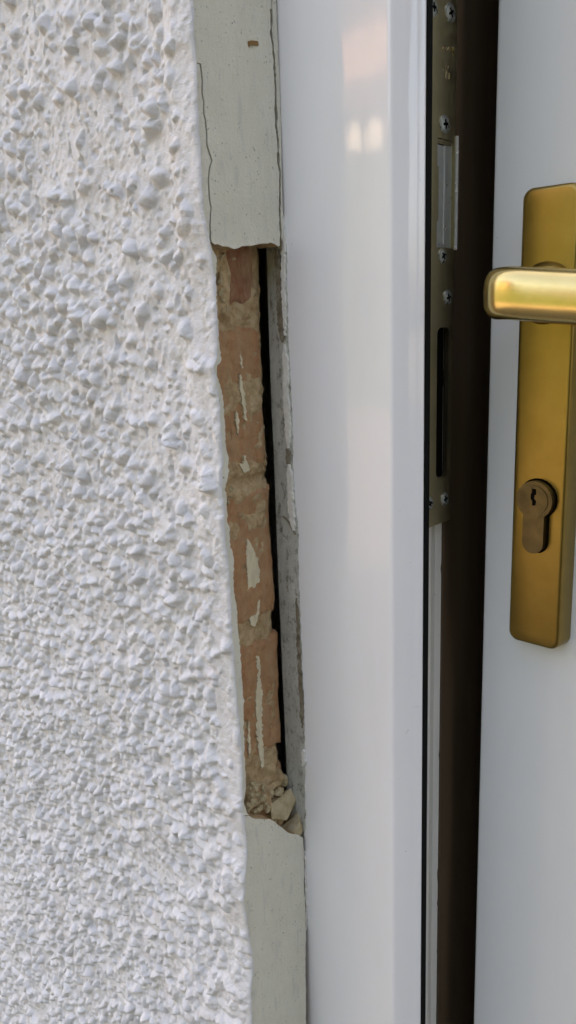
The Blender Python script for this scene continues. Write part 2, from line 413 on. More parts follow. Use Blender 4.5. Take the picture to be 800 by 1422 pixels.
# arris turn: extra column going round the corner
XX = np.concatenate([X, np.full((nz, 1), .0004), np.full((nz, 1), .0004)], 1)
XX[:, :nx] += 0; YY = np.concatenate([Y, Y[:, -1:]+.0005, np.maximum(Y[:, -1:]+.0007, yc(Z[:, :1])+.0003)], 1)
ZZ = np.concatenate([Z, Z[:, :2]], 1); OWN = np.concatenate([OWN, -np.ones((nz, 2), int)], 1)
ncol = nx+2
V = np.stack([XX, YY, ZZ], -1)
du = np.gradient(V, axis=1); dv = np.gradient(V, axis=0); NR = np.cross(du, dv); NR /= np.linalg.norm(NR, axis=2, keepdims=True)
CELL = OWN[:-1, :-1]
vis = []
for n_, cx, cz, ar, top in peb:
    u, v = project((cx, -R, cz))
    if -5 < u < 360 and -5 < v < 1427:
        dd = (np.array([cx, -R, cz])-CAM)@FWD; vis.append((ar/dd**2, n_))
vis.sort(reverse=True); chosen = set(n for _, n in vis[:300])
def grid_mesh(name, ii, jj, mat, parent):
    idx = np.stack([jj*ncol+ii, jj*ncol+ii+1, (jj+1)*ncol+ii+1, (jj+1)*ncol+ii], 1)
    un, inv = np.unique(idx, return_inverse=True); f = inv.reshape(-1, 4)
    me = bpy.data.meshes.new(name); co = V.reshape(-1, 3)[un]; nr = NR.reshape(-1, 3)[un]
    me.vertices.add(len(un)); me.vertices.foreach_set('co', co.ravel())
    nf = len(f); me.loops.add(nf*4); me.loops.foreach_set('vertex_index', f.ravel().astype(np.int32))
    me.polygons.add(nf); me.polygons.foreach_set('loop_start', np.arange(0, nf*4, 4, dtype=np.int32))
    me.polygons.foreach_set('use_smooth', np.ones(nf, bool)); me.update(calc_edges=True)
    me.normals_split_custom_set_from_vertices(nr.tolist())
    return link(name, me, mat, parent)
cho = np.isin(CELL, np.array(sorted(chosen)))
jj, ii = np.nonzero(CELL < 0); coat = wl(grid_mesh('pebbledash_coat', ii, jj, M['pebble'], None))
jj, ii = np.nonzero((CELL >= 0) & ~cho)
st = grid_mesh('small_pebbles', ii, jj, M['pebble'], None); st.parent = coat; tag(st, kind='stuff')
J_, I_ = np.nonzero(cho); own = CELL[J_, I_]; o_ = np.argsort(own, kind='stable'); J_, I_, own = J_[o_], I_[o_], own[o_]
cut = np.nonzero(np.diff(own))[0]+1
for ja, ia in zip(np.split(J_, cut), np.split(I_, cut)):
    if len(ja) < 8: continue
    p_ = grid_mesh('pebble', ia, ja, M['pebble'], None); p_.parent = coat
# the coat carries on beyond the part seen here
def m_coat_far():
    mt, nt, b = new_mat('white_pebbledash_far'); co = coords(nt)
    b.inputs['Base Color'].default_value = (.79, .785, .80, 1); b.inputs['Roughness'].default_value = .75
    vo = N(nt, 'ShaderNodeTexVoronoi', Scale=140.0); vo.feature = 'SMOOTH_F1'; nt.links.new(co, vo.inputs['Vector'])
    iv = N(nt, 'ShaderNodeMath', operation='SUBTRACT'); iv.inputs[0].default_value = 1; nt.links.new(vo.outputs['Distance'], iv.inputs[1])
    bump(nt, b, iv.outputs[0], .9, .004); return mt
MF = m_coat_far()
def stones(Xg, Zg, cs=.0062, seed=5):
    """rounded stones on a jittered lattice, for the coat outside the finely built area"""
    g = np.random.default_rng(seed); J = g.random((3, 512, 512))
    iu = np.floor(Xg/cs).astype(int); iv = np.floor(Zg/cs).astype(int); h = np.zeros(Xg.shape)
    for a_ in (-1, 0, 1):
        for b_ in (-1, 0, 1):
            u, v = iu+a_, iv+b_; p, q = u % 512, v % 512
            cx, cz = (u+.1+.8*J[0, p, q])*cs, (v+.1+.8*J[1, p, q])*cs; r = cs*(.30+.42*J[2, p, q]**1.5)
            h = np.maximum(h, r*(.55+.6*J[0, q, p])*np.sqrt(np.clip(1-((Xg-cx)**2+(Zg-cz)**2)/r**2, 0, 1)))
    return h
def coat_patch(x0, x1, z0, z1, st):
    gx = np.linspace(x0, x1, int((x1-x0)/st)+1); gz = np.linspace(z0, z1, int((z1-z0)/st)+1); A, B = np.meshgrid(gx, gz)
    h = stones(A, B)+.0011*fbm(A, B, .035, 3, 1)+.0007*fbm(A, B, .010, 3, 2)
    v = np.stack([A, -R-h+.0003, B], -1).reshape(-1, 3); n = len(gx); m_ = len(gz)
    jj, ii = np.meshgrid(np.arange(m_-1), np.arange(n-1), indexing='ij'); k = (jj*n+ii).ravel()
    f = np.stack([k, k+1, k+n+1, k+n], 1).astype(np.int32); me = bpy.data.meshes.new('pebbledash_coat')
    me.vertices.add(len(v)); me.vertices.foreach_set('co', v.ravel()); me.loops.add(len(f)*4); me.loops.foreach_set('vertex_index', f.ravel())
    me.polygons.add(len(f)); me.polygons.foreach_set('loop_start', np.arange(0, len(f)*4, 4, dtype=np.int32))
    me.polygons.foreach_set('use_smooth', np.ones(len(f), bool)); me.update(calc_edges=True)
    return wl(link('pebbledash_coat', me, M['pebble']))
coat_patch(-1.30, float(xs[0])+.005, -.95, .95, .0022)
coat_patch(float(xs[0])+.005, 0.0, float(zs[-1])-.005, .95, .0020)
coat_patch(float(xs[0])+.005, 0.0, -.95, float(zs[0])+.005, .0020)
wl(boxes('coat_beyond', [(-3.5, -1.30, -R-.001, -.0305, GZ, 4.6), (-1.30, 0, -R-.001, -.0305, .95, 4.6), (-1.30, 0, -R-.001, -.0305, GZ, -.95),
                         (0.0, 1.0, -R-.001, -.0305, 1.13, 4.6), (1.0, 3.5, -R-.001, -.0305, GZ, 4.6)], MF))

# --- smooth render return (greige)
def lr_panel(name, left, right, th, mat, x_front=0.0, extra_top=None, jit=.0):
    """panel between two pixel edge lines on the reveal"""
    L = on_reveal(left); Rr = on_reveal(right)
    loop = [tuple(p) for p in L]+[tuple(p) for p in Rr[::-1]]
    return prism(name, loop, [], -th, 0.0, lambda a, b, d: (x_front+d, a, b), mat)
def crop_line(line, y0, y1, dx=0):
    ys = [y for _, y in line]; xs_ = [x for x, _ in line]
    out = [(np.interp(y0, ys, xs_)+dx, y0)]+[(x+dx, y) for x, y in line if y0 < y < y1]+[(np.interp(y1, ys, xs_)+dx, y1)]
    return out
def rough_line(line, step=5, amp=.7, seed=0):
    g = np.random.default_rng(seed); ys = [p[1] for p in line]; out = []
    L = np.array(line, float); d = np.r_[0, np.cumsum(np.hypot(*np.diff(L, axis=0).T))]
    for t in np.arange(0, d[-1], step): out.append((np.interp(t, d, L[:, 0])+g.normal(0, amp), np.interp(t, d, L[:, 1])+g.normal(0, amp*.5)))
    out.append(tuple(L[-1])); out[0] = tuple(L[0]); return out
CRACK_L = [(272,86),(279,89),(281,112),(281,133),(283.5,140),(282,155),(286,170),(287,187),(287,200),(294,222),(290.5,238),(289.5,255),(290.5,270),(293,290),(292,310),(292,330),(294,341)]
CRACK_R = [(377,-60),(377.5,0),(378.7,25),(378,45),(379.7,63),(381.8,83),(383.3,109),(384.3,142),(385,175),(387.6,203),(387.6,223),(389.9,238),(389.9,278),(389.9,314),(391.4,327),(391,342)]
BOTTOM = rough_line([(294.4,340.5),(303,338.7),(312,341.8),(318,343),(326,346.3),(336,341.8),(351,341),(361.5,338),(369,338.5),(377,336.7),(385.6,341.8),(391,342.3)], 4, .6, 3)
left_up = crop_line(CORNER, -60, 86, .6)+[(c[0]+1.2, c[1]) for c in rough_line(CRACK_L, 6, .25, 4)[1:]]
loop = left_up[:-1]+BOTTOM[1:-1]+[(x-1.9-.9*abs(math.sin(y*.05)), y) for x, y in rough_line(CRACK_R, 5, .45, 5)[::-1]]
def loop_panel(name, loop, th, mat, x_front=0.0):
    o = prism(name, [tuple(p) for p in on_reveal(loop)], [], -th, 0.0, lambda a, b, d: (x_front+d, a, b), [mat, M['mortar']])
    for p_ in o.data.polygons:
        if abs(p_.normal.x) < .5 and p_.normal.y > -.6: p_.material_index = 1       # broken edges show the tan mortar body
    return o
wl(loop_panel('render_panel', loop, .0115, M['greige']))
sl = [(x-.5, y) for x, y in rough_line(CRACK_L, 6, .25, 4)[1:]]
slv = crop_line(CORNER, 88, 338, .6)+[(292.2, 341)]+sl[::-1]
wl(loop_panel('corner_sliver', slv, .008, M['greige'], -.0002))
BROKEN = [(293,339),(296.5,347),(301,360),(300.5,380),(300,400),(302.8,446),(303.5,472),(306,489),(306.5,502),(301,508),(301.5,520),(304,530),(309.5,548),(311,573),(313,600),(313,615),(317,632),(317.5,660),(313,673),(315,695),(315.5,724),(319,735),(319.5,760),(325,769),(324,819),(328.5,842),(331.7,885),(335,922),(338,964),(338.5,1015),(341,1070),(341,1101),(338.5,1114),(341,1124),(346,1132)]
rb = rough_line(BROKEN, 4, .55, 8)
lc = [(min(np.interp(y, [c[1] for c in CORNER], [c[0] for c in CORNER])+.6, x-1.0), y) for x, y in rb]
wl(loop_panel('corner_strip', lc+rb[::-1], .009, M['greige']))
LOWTOP = rough_line([(346.5,1133),(353,1137),(364,1137.5),(375,1137),(382,1141),(392,1150),(399,1156),(406,1158),(413,1158.5),(421,1163.5)], 4, .4, 9)
low_l = crop_line(CORNER, 1133, 1520, .6)
RIGHT_LOW = rough_line([(421,1163.5),(422.5,1200),(423,1215),(422,1226),(424,1260),(425,1300),(424.3,1340),(425,1380),(425,1422),(426,1520)], 6, .45, 10)
wl(loop_panel('render_panel', LOWTOP+RIGHT_LOW[1:]+low_l[::-1], .0125, M['greige']))
# panels continue above and below what the photograph shows
zt = bp(330, -60, 0, 0)[2]; zb = bp(390, 1520, 0, 0)[2]
ya, yb_ = bp(268, -60, 0, 0)[1], bp(376, -60, 0, 0)[1]
wl(boxes('render_panel', [(-.0125, -.0005, ya, yb_, zt-.014, 1.12)], M['greige']))
ya, yb_ = bp(352, 1520, 0, 0)[1], bp(426, 1520, 0, 0)[1]
wl(boxes('render_panel', [(-.0125, -.0005, ya, yb_, GZ, zb+.016)], M['greige']))
# painted fillet between the long crack and the frame
FIL = [(384.5,-60),(384.5,0),(386,40),(388,80),(390,130),(391.5,180),(392.3,240),(393.5,285),(395,310),(396,330),(396.5,345)]
fl = [(x+1.2, y) for x, y in rough_line(CRACK_R, 5, .45, 15)]
wl(loop_panel('painted_fillet', fl[:-2]+[(392.5, 330)]+FIL[::-1], .006, M['greige'], -.0004))

# --- bricks, joints
def relief(name, y0, y1, z0, z1, step, fx, mat, back, parent=None):
    ny = max(3, int((y1-y0)/step)); nz_ = max(3, int((z1-z0)/step))
    ys = np.linspace(y0, y1, ny); zz = np.linspace(z0, z1, nz_); A, B = np.meshgrid(ys, zz)
    Xs = fx(A, B); v = np.stack([Xs, A, B], -1).reshape(-1, 3).tolist(); f = []
    for j in range(nz_-1):
        for i in range(ny-1): f.append((j*ny+i, j*ny+i+1, (j+1)*ny+i+1, (j+1)*ny+i))
    ring = [i for i in range(ny)]+[j*ny+ny-1 for j in range(1, nz_)]+[(nz_-1)*ny+i for i in range(ny-2, -1, -1)]+[j*ny for j in range(nz_-2, 0, -1)]
    b0 = len(v)
    for k in ring: v.append((back, v[k][1], v[k][2]))
    n = len(ring)
    for k in range(n): f.append((ring[(k+1) % n], ring[k], b0+k, b0+(k+1) % n))
    f.append(tuple(b0+k for k in range(n))[::-1])
    o = pyd(name, v, f, mat); autosmooth(o, 50); return o
BX = -.0120
def brick(z0, z1, seed, mat, y1=-.0052):
    y0 = -.0395
    def fx(A, B):
        d = np.minimum(np.minimum(A-y0, (y1-A)*.7), np.minimum(B-z0, z1-B)+.0012*fbm(A, B, .005, 3, seed+9)); r = .0040
        dd = np.clip((r-d)/r, 0, 1); roll = r*(1-np.sqrt(np.clip(1-dd**2, 0, 1)))
        return BX-roll+.00045*fbm(A, B, .006, 4, seed)+.0009*vnoise(A, B, .02, seed+3)-.0010*smooth01((vnoise(A, B, .0045, seed+5)-.7)/.2)
    return wl(relief('brick', y0, y1, z0, z1, .0008, fx, mat, -.063))
ZJ = [.0008, -.0745, -.1498, -.2236]
edges = [(ZJ[0]+.0045, .071), (ZJ[1]+.004, ZJ[0]-.0050), (ZJ[2]+.0055, ZJ[1]-.0045), (ZJ[3]+.006, ZJ[2]-.0055), (-.297, ZJ[3]-.006)]
bricks = []
for k, (a, b) in enumerate(edges): bricks.append(brick(a, b, 20+k*7, M['brick_red'] if k == 0 else M['brick'], [-.0078, -.0040, -.0024, -.0014, -.0014][k]))
def mort(A, B):
    x = BX-.0007+.0009*fbm(A, B, .007, 4, 61)+.0005*vnoise(A, B, .002, 66)
    # pointing smeared over the top brick beside the arris, and the crumbled bed at the foot of the hole
    up = smooth01((B-(-.004+.004*vnoise(A, B, .008, 71)))/.006)*smooth01((-.0235+.0045*vnoise(A, B, .012, 70)-A)/.0035)
    x += up*(.0042+.0012*fbm(A, B, .005, 3, 73))
    lo = smooth01((-.2235+.006*vnoise(A, B, .01, 74)-B)/.014); x += lo*(.0022+.0030*fbm(A, B, .0055, 4, 75))
    lo2 = smooth01((-.245-B)/.02)*smooth01((-.018-A)/.01); x += lo2*.004
    x -= .0012*smooth01((-.072-B)/.002)*smooth01((B+.0785)/.003)*smooth01((A+.036)/.01)
    ed = np.clip((A+.0088)/.0060, 0, 1); x -= .004*ed**2
    return x
wl(relief('mortar', -.0395, -.0020, -.30, .075, .0008, mort, M['mortar'], -.0625))
# old cream paint left on the bricks
def residue(pts, brick_o, x0=BX-.0006, th=.0013, mat='paint', seed=0):
    lp = rough_line(pts+[pts[0]], 2.5, .75, seed)[:-1]
    loop = [tuple(bp(x, y, 0, BX)[1:]) for x, y in lp]
    o = prism('paint_residue', loop, [], 0.0, th, lambda a, b, d: (x0+d, a, b), M[mat]); o.parent = brick_o
    o.matrix_parent_inverse = Matrix.Identity(4); return o
for pts, bi in (([(331,519),(334,521),(337,540),(340,560),(341,585),(339,583),(336,560),(333,545)], 1),
                ([(333,487),(335,500),(336,512),(334.5,512),(332,496)], 1),
                ([(338,632),(341,633),(342,642),(347,652),(338,657),(331,643),(337,644)], 1),
                ([(326,570),(329,575),(331,590),(329,605),(327,590)], 1),
                ([(342,748),(346,752),(351,763),(357,776),(359,800),(360,830),(357,858),(352,871),(346,865),(344,830),(342,790),(340,765)], 2),
                ([(355,910),(359,911),(360,935),(363,960),(363,1000),(364,1040),(366,1060),(363,1068),(359,1050),(355,1015),(354,975),(356,945)], 3),
                ([(343,1000),(345,1003),(347,1040),(345,1052),(343,1030)], 3)):
    residue(pts, bricks[bi], seed=int(pts[0][1]))
# stone chips in the mortar
def rock(name, c, size, seed, mat, parent=None, n=16, detail=1, amp=.12):
    g = np.random.default_rng(seed); bm = bmesh.new()
    p = g.normal(size=(n, 3)); p /= np.linalg.norm(p, axis=1, keepdims=True); p *= (.82+.25*g.random((n, 1)))
    for q in p: bm.verts.new(tuple(q*np.array(size)))
    bmesh.ops.convex_hull(bm, input=bm.verts)
    loose = [v for v in bm.verts if not v.link_faces]
    bmesh.ops.delete(bm, geom=loose, context='VERTS')
    bmesh.ops.triangulate(bm, faces=bm.faces)
    bmesh.ops.bevel(bm, geom=list(bm.edges), offset=min(size)*.05, segments=1, affect='EDGES')
    bmesh.ops.triangulate(bm, faces=bm.faces)
    bmesh.ops.subdivide_edges(bm, edges=list(bm.edges), cuts=detail, use_grid_fill=True)
    for v in bm.verts:
        v.co += v.co.normalized()*min(size)*amp*float(vnoise(np.array(v.co.x+v.co.z*.7), np.array(v.co.y+v.co.z*.4), min(size)*.6, seed % 50))
    o = from_bm(name, bm, mat, parent); autosmooth(o, 18); o.location = c; return o
for k, (px, py, s_) in enumerate([(309,355,.0022),(308,392,.0024),(305,383,.0016),(311,418,.0017),(315,428,.0015),(307,405,.0018),(318,692,.0015),(320,680,.0016),(317,697,.0013),(351,1003+85,.002),(357,1093,.0026),(349,1104,.0022),(352,1113,.0027),(365,1108,.0022),(372,1124,.002),(346,1118,.003),(360,1122,.0024),(378,1101,.0018)]+[(345+27*((k*37) % 11)/11., 1092+38*((k*53) % 13)/13., .0010+.0012*((k*29) % 7)/7.) for k in range(16)]):
    q = bp(px, py, 0, -.0085 if py < 1000 else -.0062); wl(rock('stone_chip', q, (s_*.8, s_, s_*(.8+.5*(k % 3)/2)), 300+k, M['lump'], None, 12))

# ------------------------------------------------------------------ loose rubble at the foot of the hole
def lump(px, py, xpl, size, seed, label, mat='lump', n=16):
    q = bp(px, py, 0, xpl); o = rock('mortar_lump', q, size, seed, M[mat], None, n, 2, .10)
    return tag(o, label, 'rubble', 'loose mortar lumps in the hole')
lump(391.5, 1117, -.0075, (.0072, .0115, .0086), 412, 'largest tan mortar lump lying against the frame at the foot of the hole', n=14)
lump(407, 1144, -.0062, (.0066, .0098, .0075), 423, 'lowest tan mortar lump wedged between render edge and frame', n=13)
lump(388, 1100, -.0085, (.0025, .0036, .0026), 434, 'small pale mortar crumb on top of the largest lump')
lump(394, 1085, -.0125, (.0028, .0022, .0052), 445, 'upright grey mortar sliver in the dark gap above the lumps')

# ------------------------------------------------------------------ door frame
frame = empty('door_frame', (0, 0, GZ)); tag(frame, 'glossy white plastic door frame with bevelled edge and metal strike plate', 'door frame')
def fl_(o): o.parent = frame; o.matrix_parent_inverse = Matrix.Translation((0, 0, -GZ)); return o
def extrude_profile(name, prof, z0, z1, mat, nzs=2):
    rings = [[(x, y, z) for x, y in prof] for z in np.linspace(z0, z1, nzs)]
    return loft(name, rings, mat)
def arc(cx, cy, r, a0, a1, n): return [(cx+r*math.cos(math.radians(a)), cy+r*math.sin(math.radians(a))) for a in np.linspace(a0, a1, n)]
FL = -.0126
tipx, tipy = FX+LB, LD
prof = [(FL+.0004, 0), (FX-.0016, 0), (FX-.0008, .00008), (FX, .0004), (FX+.0007, .0010),
        (tipx-.0030, tipy-.0040), (tipx-.0024, tipy-.0032), (tipx-.0018, tipy-.0022), (tipx-.0003, tipy-.0006), (tipx, tipy), (tipx-.0002, tipy+.0008), (tipx-.0010, tipy+.0012),
        (JX-.0085, tipy+.0016), (JX-.0085, .0395), (JX-.0045, .0397), (JX-.0045, .0476), (JX-.0075, .0481), (JX-.0075, .0505), (JX-.0045, .0510), (JX-.0045, .0569), (JX-.0068, .0572),
        (JX-.0068, .070), (FL, .070), (FL, .0004)]
lj = fl_(extrude_profile('latch_jamb', prof, GZ, TOPZ, [M['upvc'], M['upvc_in']]))
for p_ in lj.data.polygons:
    if p_.center.y > .0390 and p_.center.x > .03 and abs(p_.normal.z) < .5: p_.material_index = 1
fl_(extrude_profile('weather_seal', [(tipx-.004, tipy+.0013), (tipx+.0002, tipy+.0012), (tipx+.0008, tipy+.0020), (tipx+.0010, tipy+.0032), (tipx+.0004, tipy+.0044), (tipx-.004, tipy+.0050)], GZ, TOPZ, M['rubber']))
# brown inner lining behind the white track, with its nibbled front edge
zz = np.arange(-.75, .35, .004); g = np.random.default_rng(5)
nib = np.where(g.random(len(zz)) < .12, -.0009*g.random(len(zz)), 0)+g.normal(0, .00006, len(zz))
lining = [(.0571+n, z) for n, z in zip(nib, zz)]+[(.14, .35), (.14, -.75)]
fl_(prism('inner_lining', lining, [], 0, .0030, lambda a, b, d: (JX-.0067+d, a, b), M['brown']))
fl_(boxes('inner_lining', [(JX-.0067, JX-.0037, .0571, .14, .351, TOPZ), (JX-.0067, JX-.0037, .0571, .14, GZ, -.751), (-.03, JX-.0070, .0705, .14, GZ, TOPZ)], M['brown']))
fl_(boxes('head_member', [(-.02, 1.0, 0, .07, TOPZ, TOPZ+.075)], M['upvc']))
fl_(boxes('hinge_jamb', [(.945, 1.0, 0, .07, GZ, TOPZ)], M['upvc']))
# dusty mortar skin where the render used to cover the frame, and the old sealant line
def on_face(pts, yv=0.0): return [tuple(bp(x, y, 1, yv)[[0, 2]]) for x, y in pts]
def face_skin(name, loop_px, th, mat, lift=.0): 
    return fl_(prism(name, on_face(loop_px), [], 0.0002, -th, lambda a, b, d: (a, d-lift, b), mat))
DUST_R = [(398,338),(399,383),(401,468),(403,510),(406,573),(407,615),(407,642),(411,705),(414.5,735),(415,790),(417.5,853),(418.5,885),(420,925),(422,964),(424,1049),(424.5,1112),(424,1165)]
DUST_L = [(370.5,338),(372.5,400),(374.5,470),(377.5,560),(380.5,620),(383.5,700),(386.5,790),(390.2,870),(393.4,950),(396.3,1000),(398.2,1060),(399,1100),(404,1165)]
face_skin('mortar_film', DUST_L+rough_line(DUST_R, 5, .45, 31)[::-1], .0003, M['dust'])
def ridge(name, line, wpx, th, mat, seed):
    g = np.random.default_rng(seed); c = rough_line(line, 3.5, .3, seed)
    ys = [p[1] for p in c]; n = len(c); tt = np.linspace(0, 1, n)
    wv = wpx*np.clip(np.minimum(tt, 1-tt)*8, .25, 1)*(1+.3*np.array([float(vnoise(np.array(y), np.array(0.), 14, seed)) for y in ys]))
    lp = [(x-w/2+g.normal(0, .5), y) for (x, y), w in zip(c, wv)]+[(x+w/2+g.normal(0, .3), y) for (x, y), w in zip(c[::-1], wv[::-1])]
    return face_skin(name, lp, th, mat, .0003)
ridge('sealant_bead', [(395,300),(396,340),(395.5,400),(397,440),(398,466)], 4.2, .0012, M['caulk'], 51)
ridge('sealant_bead', [(397,477),(399.5,520),(398.5,545),(401,575),(402,600),(402.5,622)], 6.0, .0013, M['caulk'], 52)
ridge('sealant_bead', [(403.5,644),(405,670),(406,700),(408,720),(410,736)], 6.0, .0013, M['caulk'], 53)
ridge('sealant_bead', [(423,1040),(423.5,1052),(423.5,1062)], 4.5, .0014, M['caulk'], 54)
ridge('mortar_crust', [(387,342),(389,380),(391,420),(392.5,450),(394,475)], 7, .0014, M['crust'], 55)
ridge('mortar_crust', [(400.5,622),(402,645)], 5, .001, M['crust'], 56)
ridge('mortar_crust', [(394,716),(402,724),(408,733),(411,742)], 3.0, .0008, M['crust'], 57)
ridge('mortar_crust', [(413,830),(415,860),(416,900),(418,940),(420,975),(421,1010)], 4.0, .0006, M['crust'], 58)
ridge('sealant_bead', [(424.5,1180),(425,1215),(426,1250),(427,1290)], 2.0, .001, M['caulk'], 59)

# --- strike plate
def on_keep(px, py): q = bp(px, py, 0, JX); return (q[1], q[2])
ZK = -.1003
def rrect(y0, y1, z0, z1, r, n=5):
    o = []
    for cx, cz, a0 in ((y1-r, z1-r, 0), (y0+r, z1-r, 90), (y0+r, z0+r, 180), (y1-r, z0+r, 270)):
        o += [(cx+r*math.cos(math.radians(a)), cz+r*math.sin(math.radians(a))) for a in np.linspace(a0, a0+90, n)]
    return o
keep = fl_(prism('strike_plate', [(.0205, ZK), (KY, ZK), (KY, .34), (.0205, .34)], [rrect(.0440, .0540, -.0776, -.0080, .0030)[::-1], [(.0428, .0268), (.0428, .0375), (.0440, .0380), (.0440, .0600), (.0428, .0605), (.0428, .0716), (.0574-.0012, .0716), (.0574-.0012, .0268)][::-1]],
    JX-.0019, JX, lambda a, b, d: (d, a, b), M['keep']))
def kp(o): o.parent = keep; o.matrix_parent_inverse = Matrix.Identity(4); return o
kp(boxes('slot_shade', [(JX-.0043, JX-.0038, .043, .0555, -.079, -.006)], M['shade_black']))  # thin black sheet behind the slot, painting the shade inside it
# latch insert: recessed plate, ridge, bent bright flange
kp(boxes('latch_insert', [(JX-.0018, JX-.0006, .0429, .0490, .0269, .0376), (JX-.0018, JX-.0006, .0441, .0490, .0376, .0604), (JX-.0018, JX-.0006, .0429, .0490, .0604, .0690),
                          (JX-.0018, JX-.0009, .0490, .0561, .0269, .0715)], M['steel']))
kp(boxes('insert_ridge', [(JX-.0012, JX-.0003, .04905, .0494, .0285, .0690)], M['bright']))
kp(boxes('insert_flange', [(JX-.002, JX+.0008, .0576, .0588, .0262, .0740)], M['bright']))
kp(boxes('insert_tab', [(JX-.0016, JX-.0002, .0430, .0545, .0695, .0713)], M['keep']))
def screw(y, z, r, ang, mat, first=[None]):
    if first[0] is None:
        v, f = [], []; n = 20
        prof_ = [(1.12, -.0002), (1.10, .00025), (1.0, .0003), (.97, -.0001), (.93, -.0001), (.88, .0004), (.6, .0006), (0.001, .0007)]
        for rr, h in prof_:
            for k in range(n): v.append((h, rr*math.cos(k*2*math.pi/n)*.0034, rr*math.sin(k*2*math.pi/n)*.0034))
        for i in range(len(prof_)-1):
            for k in range(n): f.append((i*n+k, i*n+(k+1) % n, (i+1)*n+(k+1) % n, (i+1)*n+k))
        b0 = len(v); W_, L_ = .00045, .0019
        cr = [(-W_, L_), (W_, L_), (W_*1.3, W_*1.3), (L_, W_), (L_, -W_), (W_*1.3, -W_*1.3), (W_, -L_), (-W_, -L_), (-W_*1.3, -W_*1.3), (-L_, -W_), (-L_, W_), (-W_*1.3, W_*1.3)]
        for a, b in cr: v.append((.00074, a, b))
        for a, b in cr: v.append((.0002, a, b))
        f.append(tuple(b0+k for k in range(12)))
        for k in range(12): f.append((b0+k, b0+(k+1) % 12, b0+12+(k+1) % 12, b0+12+k))
        o = pyd('screw', v, f, [M['screw'], M['shade_black']]); 
        for p_ in o.data.polygons:
            if min(p_.vertices) >= b0: p_.material_index = 1  # raised black cross, painted for the shade of the driver recess
        first[0] = o.data; o_ = autosmooth(o, 40)
    else:
        o_ = bpy.data.objects.new('screw', first[0]); COL.objects.link(o_)
    o_.location = (JX+.0002, y, z); o_.rotation_euler = (ang, 0, 0); o_.scale = (1, r, r)
    return kp(o_)
for y, z, r, a in ((.0380,.1203,.92,.1),(.0514,.1212,1.0,.5),(.0480,.0775,1.0,.15),(.0474,.0232,.85,.6),(.0521,.0053,.9,.3),(.0380,-.0884,.85,.4),(.0516,-.0888,.85,.2),(.0480,.150,1.0,.3)):
    screw(y, z, r, a, 'steel')
# stamped maker's marks: struck lines with bright raised burrs
def bars(name, segs, wd=.00028, h=.0002):
    bm = bmesh.new()
    for (y0, z0), (y1, z1) in segs:
        d = Vector((0, y1-y0, z1-z0)); n = Vector((0, -d.z, d.y)).normalized()*wd/2
        a, b = Vector((JX, y0, z0)), Vector((JX, y1, z1)); up = Vector((h, 0, 0))
        vs = [bm.verts.new(p) for p in (a+n, a-n, b-n, b+n, a+n+up, a-n+up, b-n+up, b+n+up)]
        for f in ((4,5,6,7),(0,1,5,4),(1,2,6,5),(2,3,7,6),(3,0,4,7)): bm.faces.new([vs[i] for i in f])
    return kp(from_bm(name, bm, M['stamp']))
K = on_keep
sg = []
def poly(pts): 
    for a, b in zip(pts[:-1], pts[1:]): sg.append((K(*a), K(*b)))
poly([(617.5,63.5),(615.2,66),(614.5,68.5),(615.2,71),(617,72.5)]); poly([(618.5,67),(621.5,70.5),(623,66),(624.3,64.5),(624.8,69)])
poly([(626.3,65.5),(626.6,72)]); poly([(628.3,65.5),(628.6,75)]); poly([(629.8,65),(629.8,79)]); poly([(626.3,72),(630,72)])
poly([(614.8,81.5),(615.2,99)]); poly([(618.8,90.5),(620.2,98),(619.4,109)]); poly([(620.2,98),(623,96)]); poly([(624.2,101.5),(623.8,110)]); poly([(622.5,92),(624,93.5)])
bars('stamped_mark', sg)

# ------------------------------------------------------------------ door
AD = 0.026
door = empty('door', (.0647, .0648, GZ), -AD); tag(door, 'white plastic door leaf standing ajar with gold lever handle and lock', 'door')
def dl(o): o.parent = door; o.location.z += -GZ; return o     # door parts: local x to the hinge, local -y outwards, z as in the world
def rounded_slab(name, x0, x1, y0, y1, z0, z1, r, mat):
    p = arc(x0+r, y0+r, r, 270, 180, 5)+[(x0, y1), (x1, y1), (x1, y0)]
    return extrude_profile(name, p, z0, z1, mat)
dl(boxes('latch_edge', [(-.0002, .0012, .0045, .0615, GZ+.0125, TOPZ-.0065)], M['brown']))
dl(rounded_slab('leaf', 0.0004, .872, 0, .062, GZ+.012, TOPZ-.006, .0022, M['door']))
PL, PW, PT = .0209, .0250, .0111
UC = PL+PW/2; ZH, ZC = .0052, -.0829
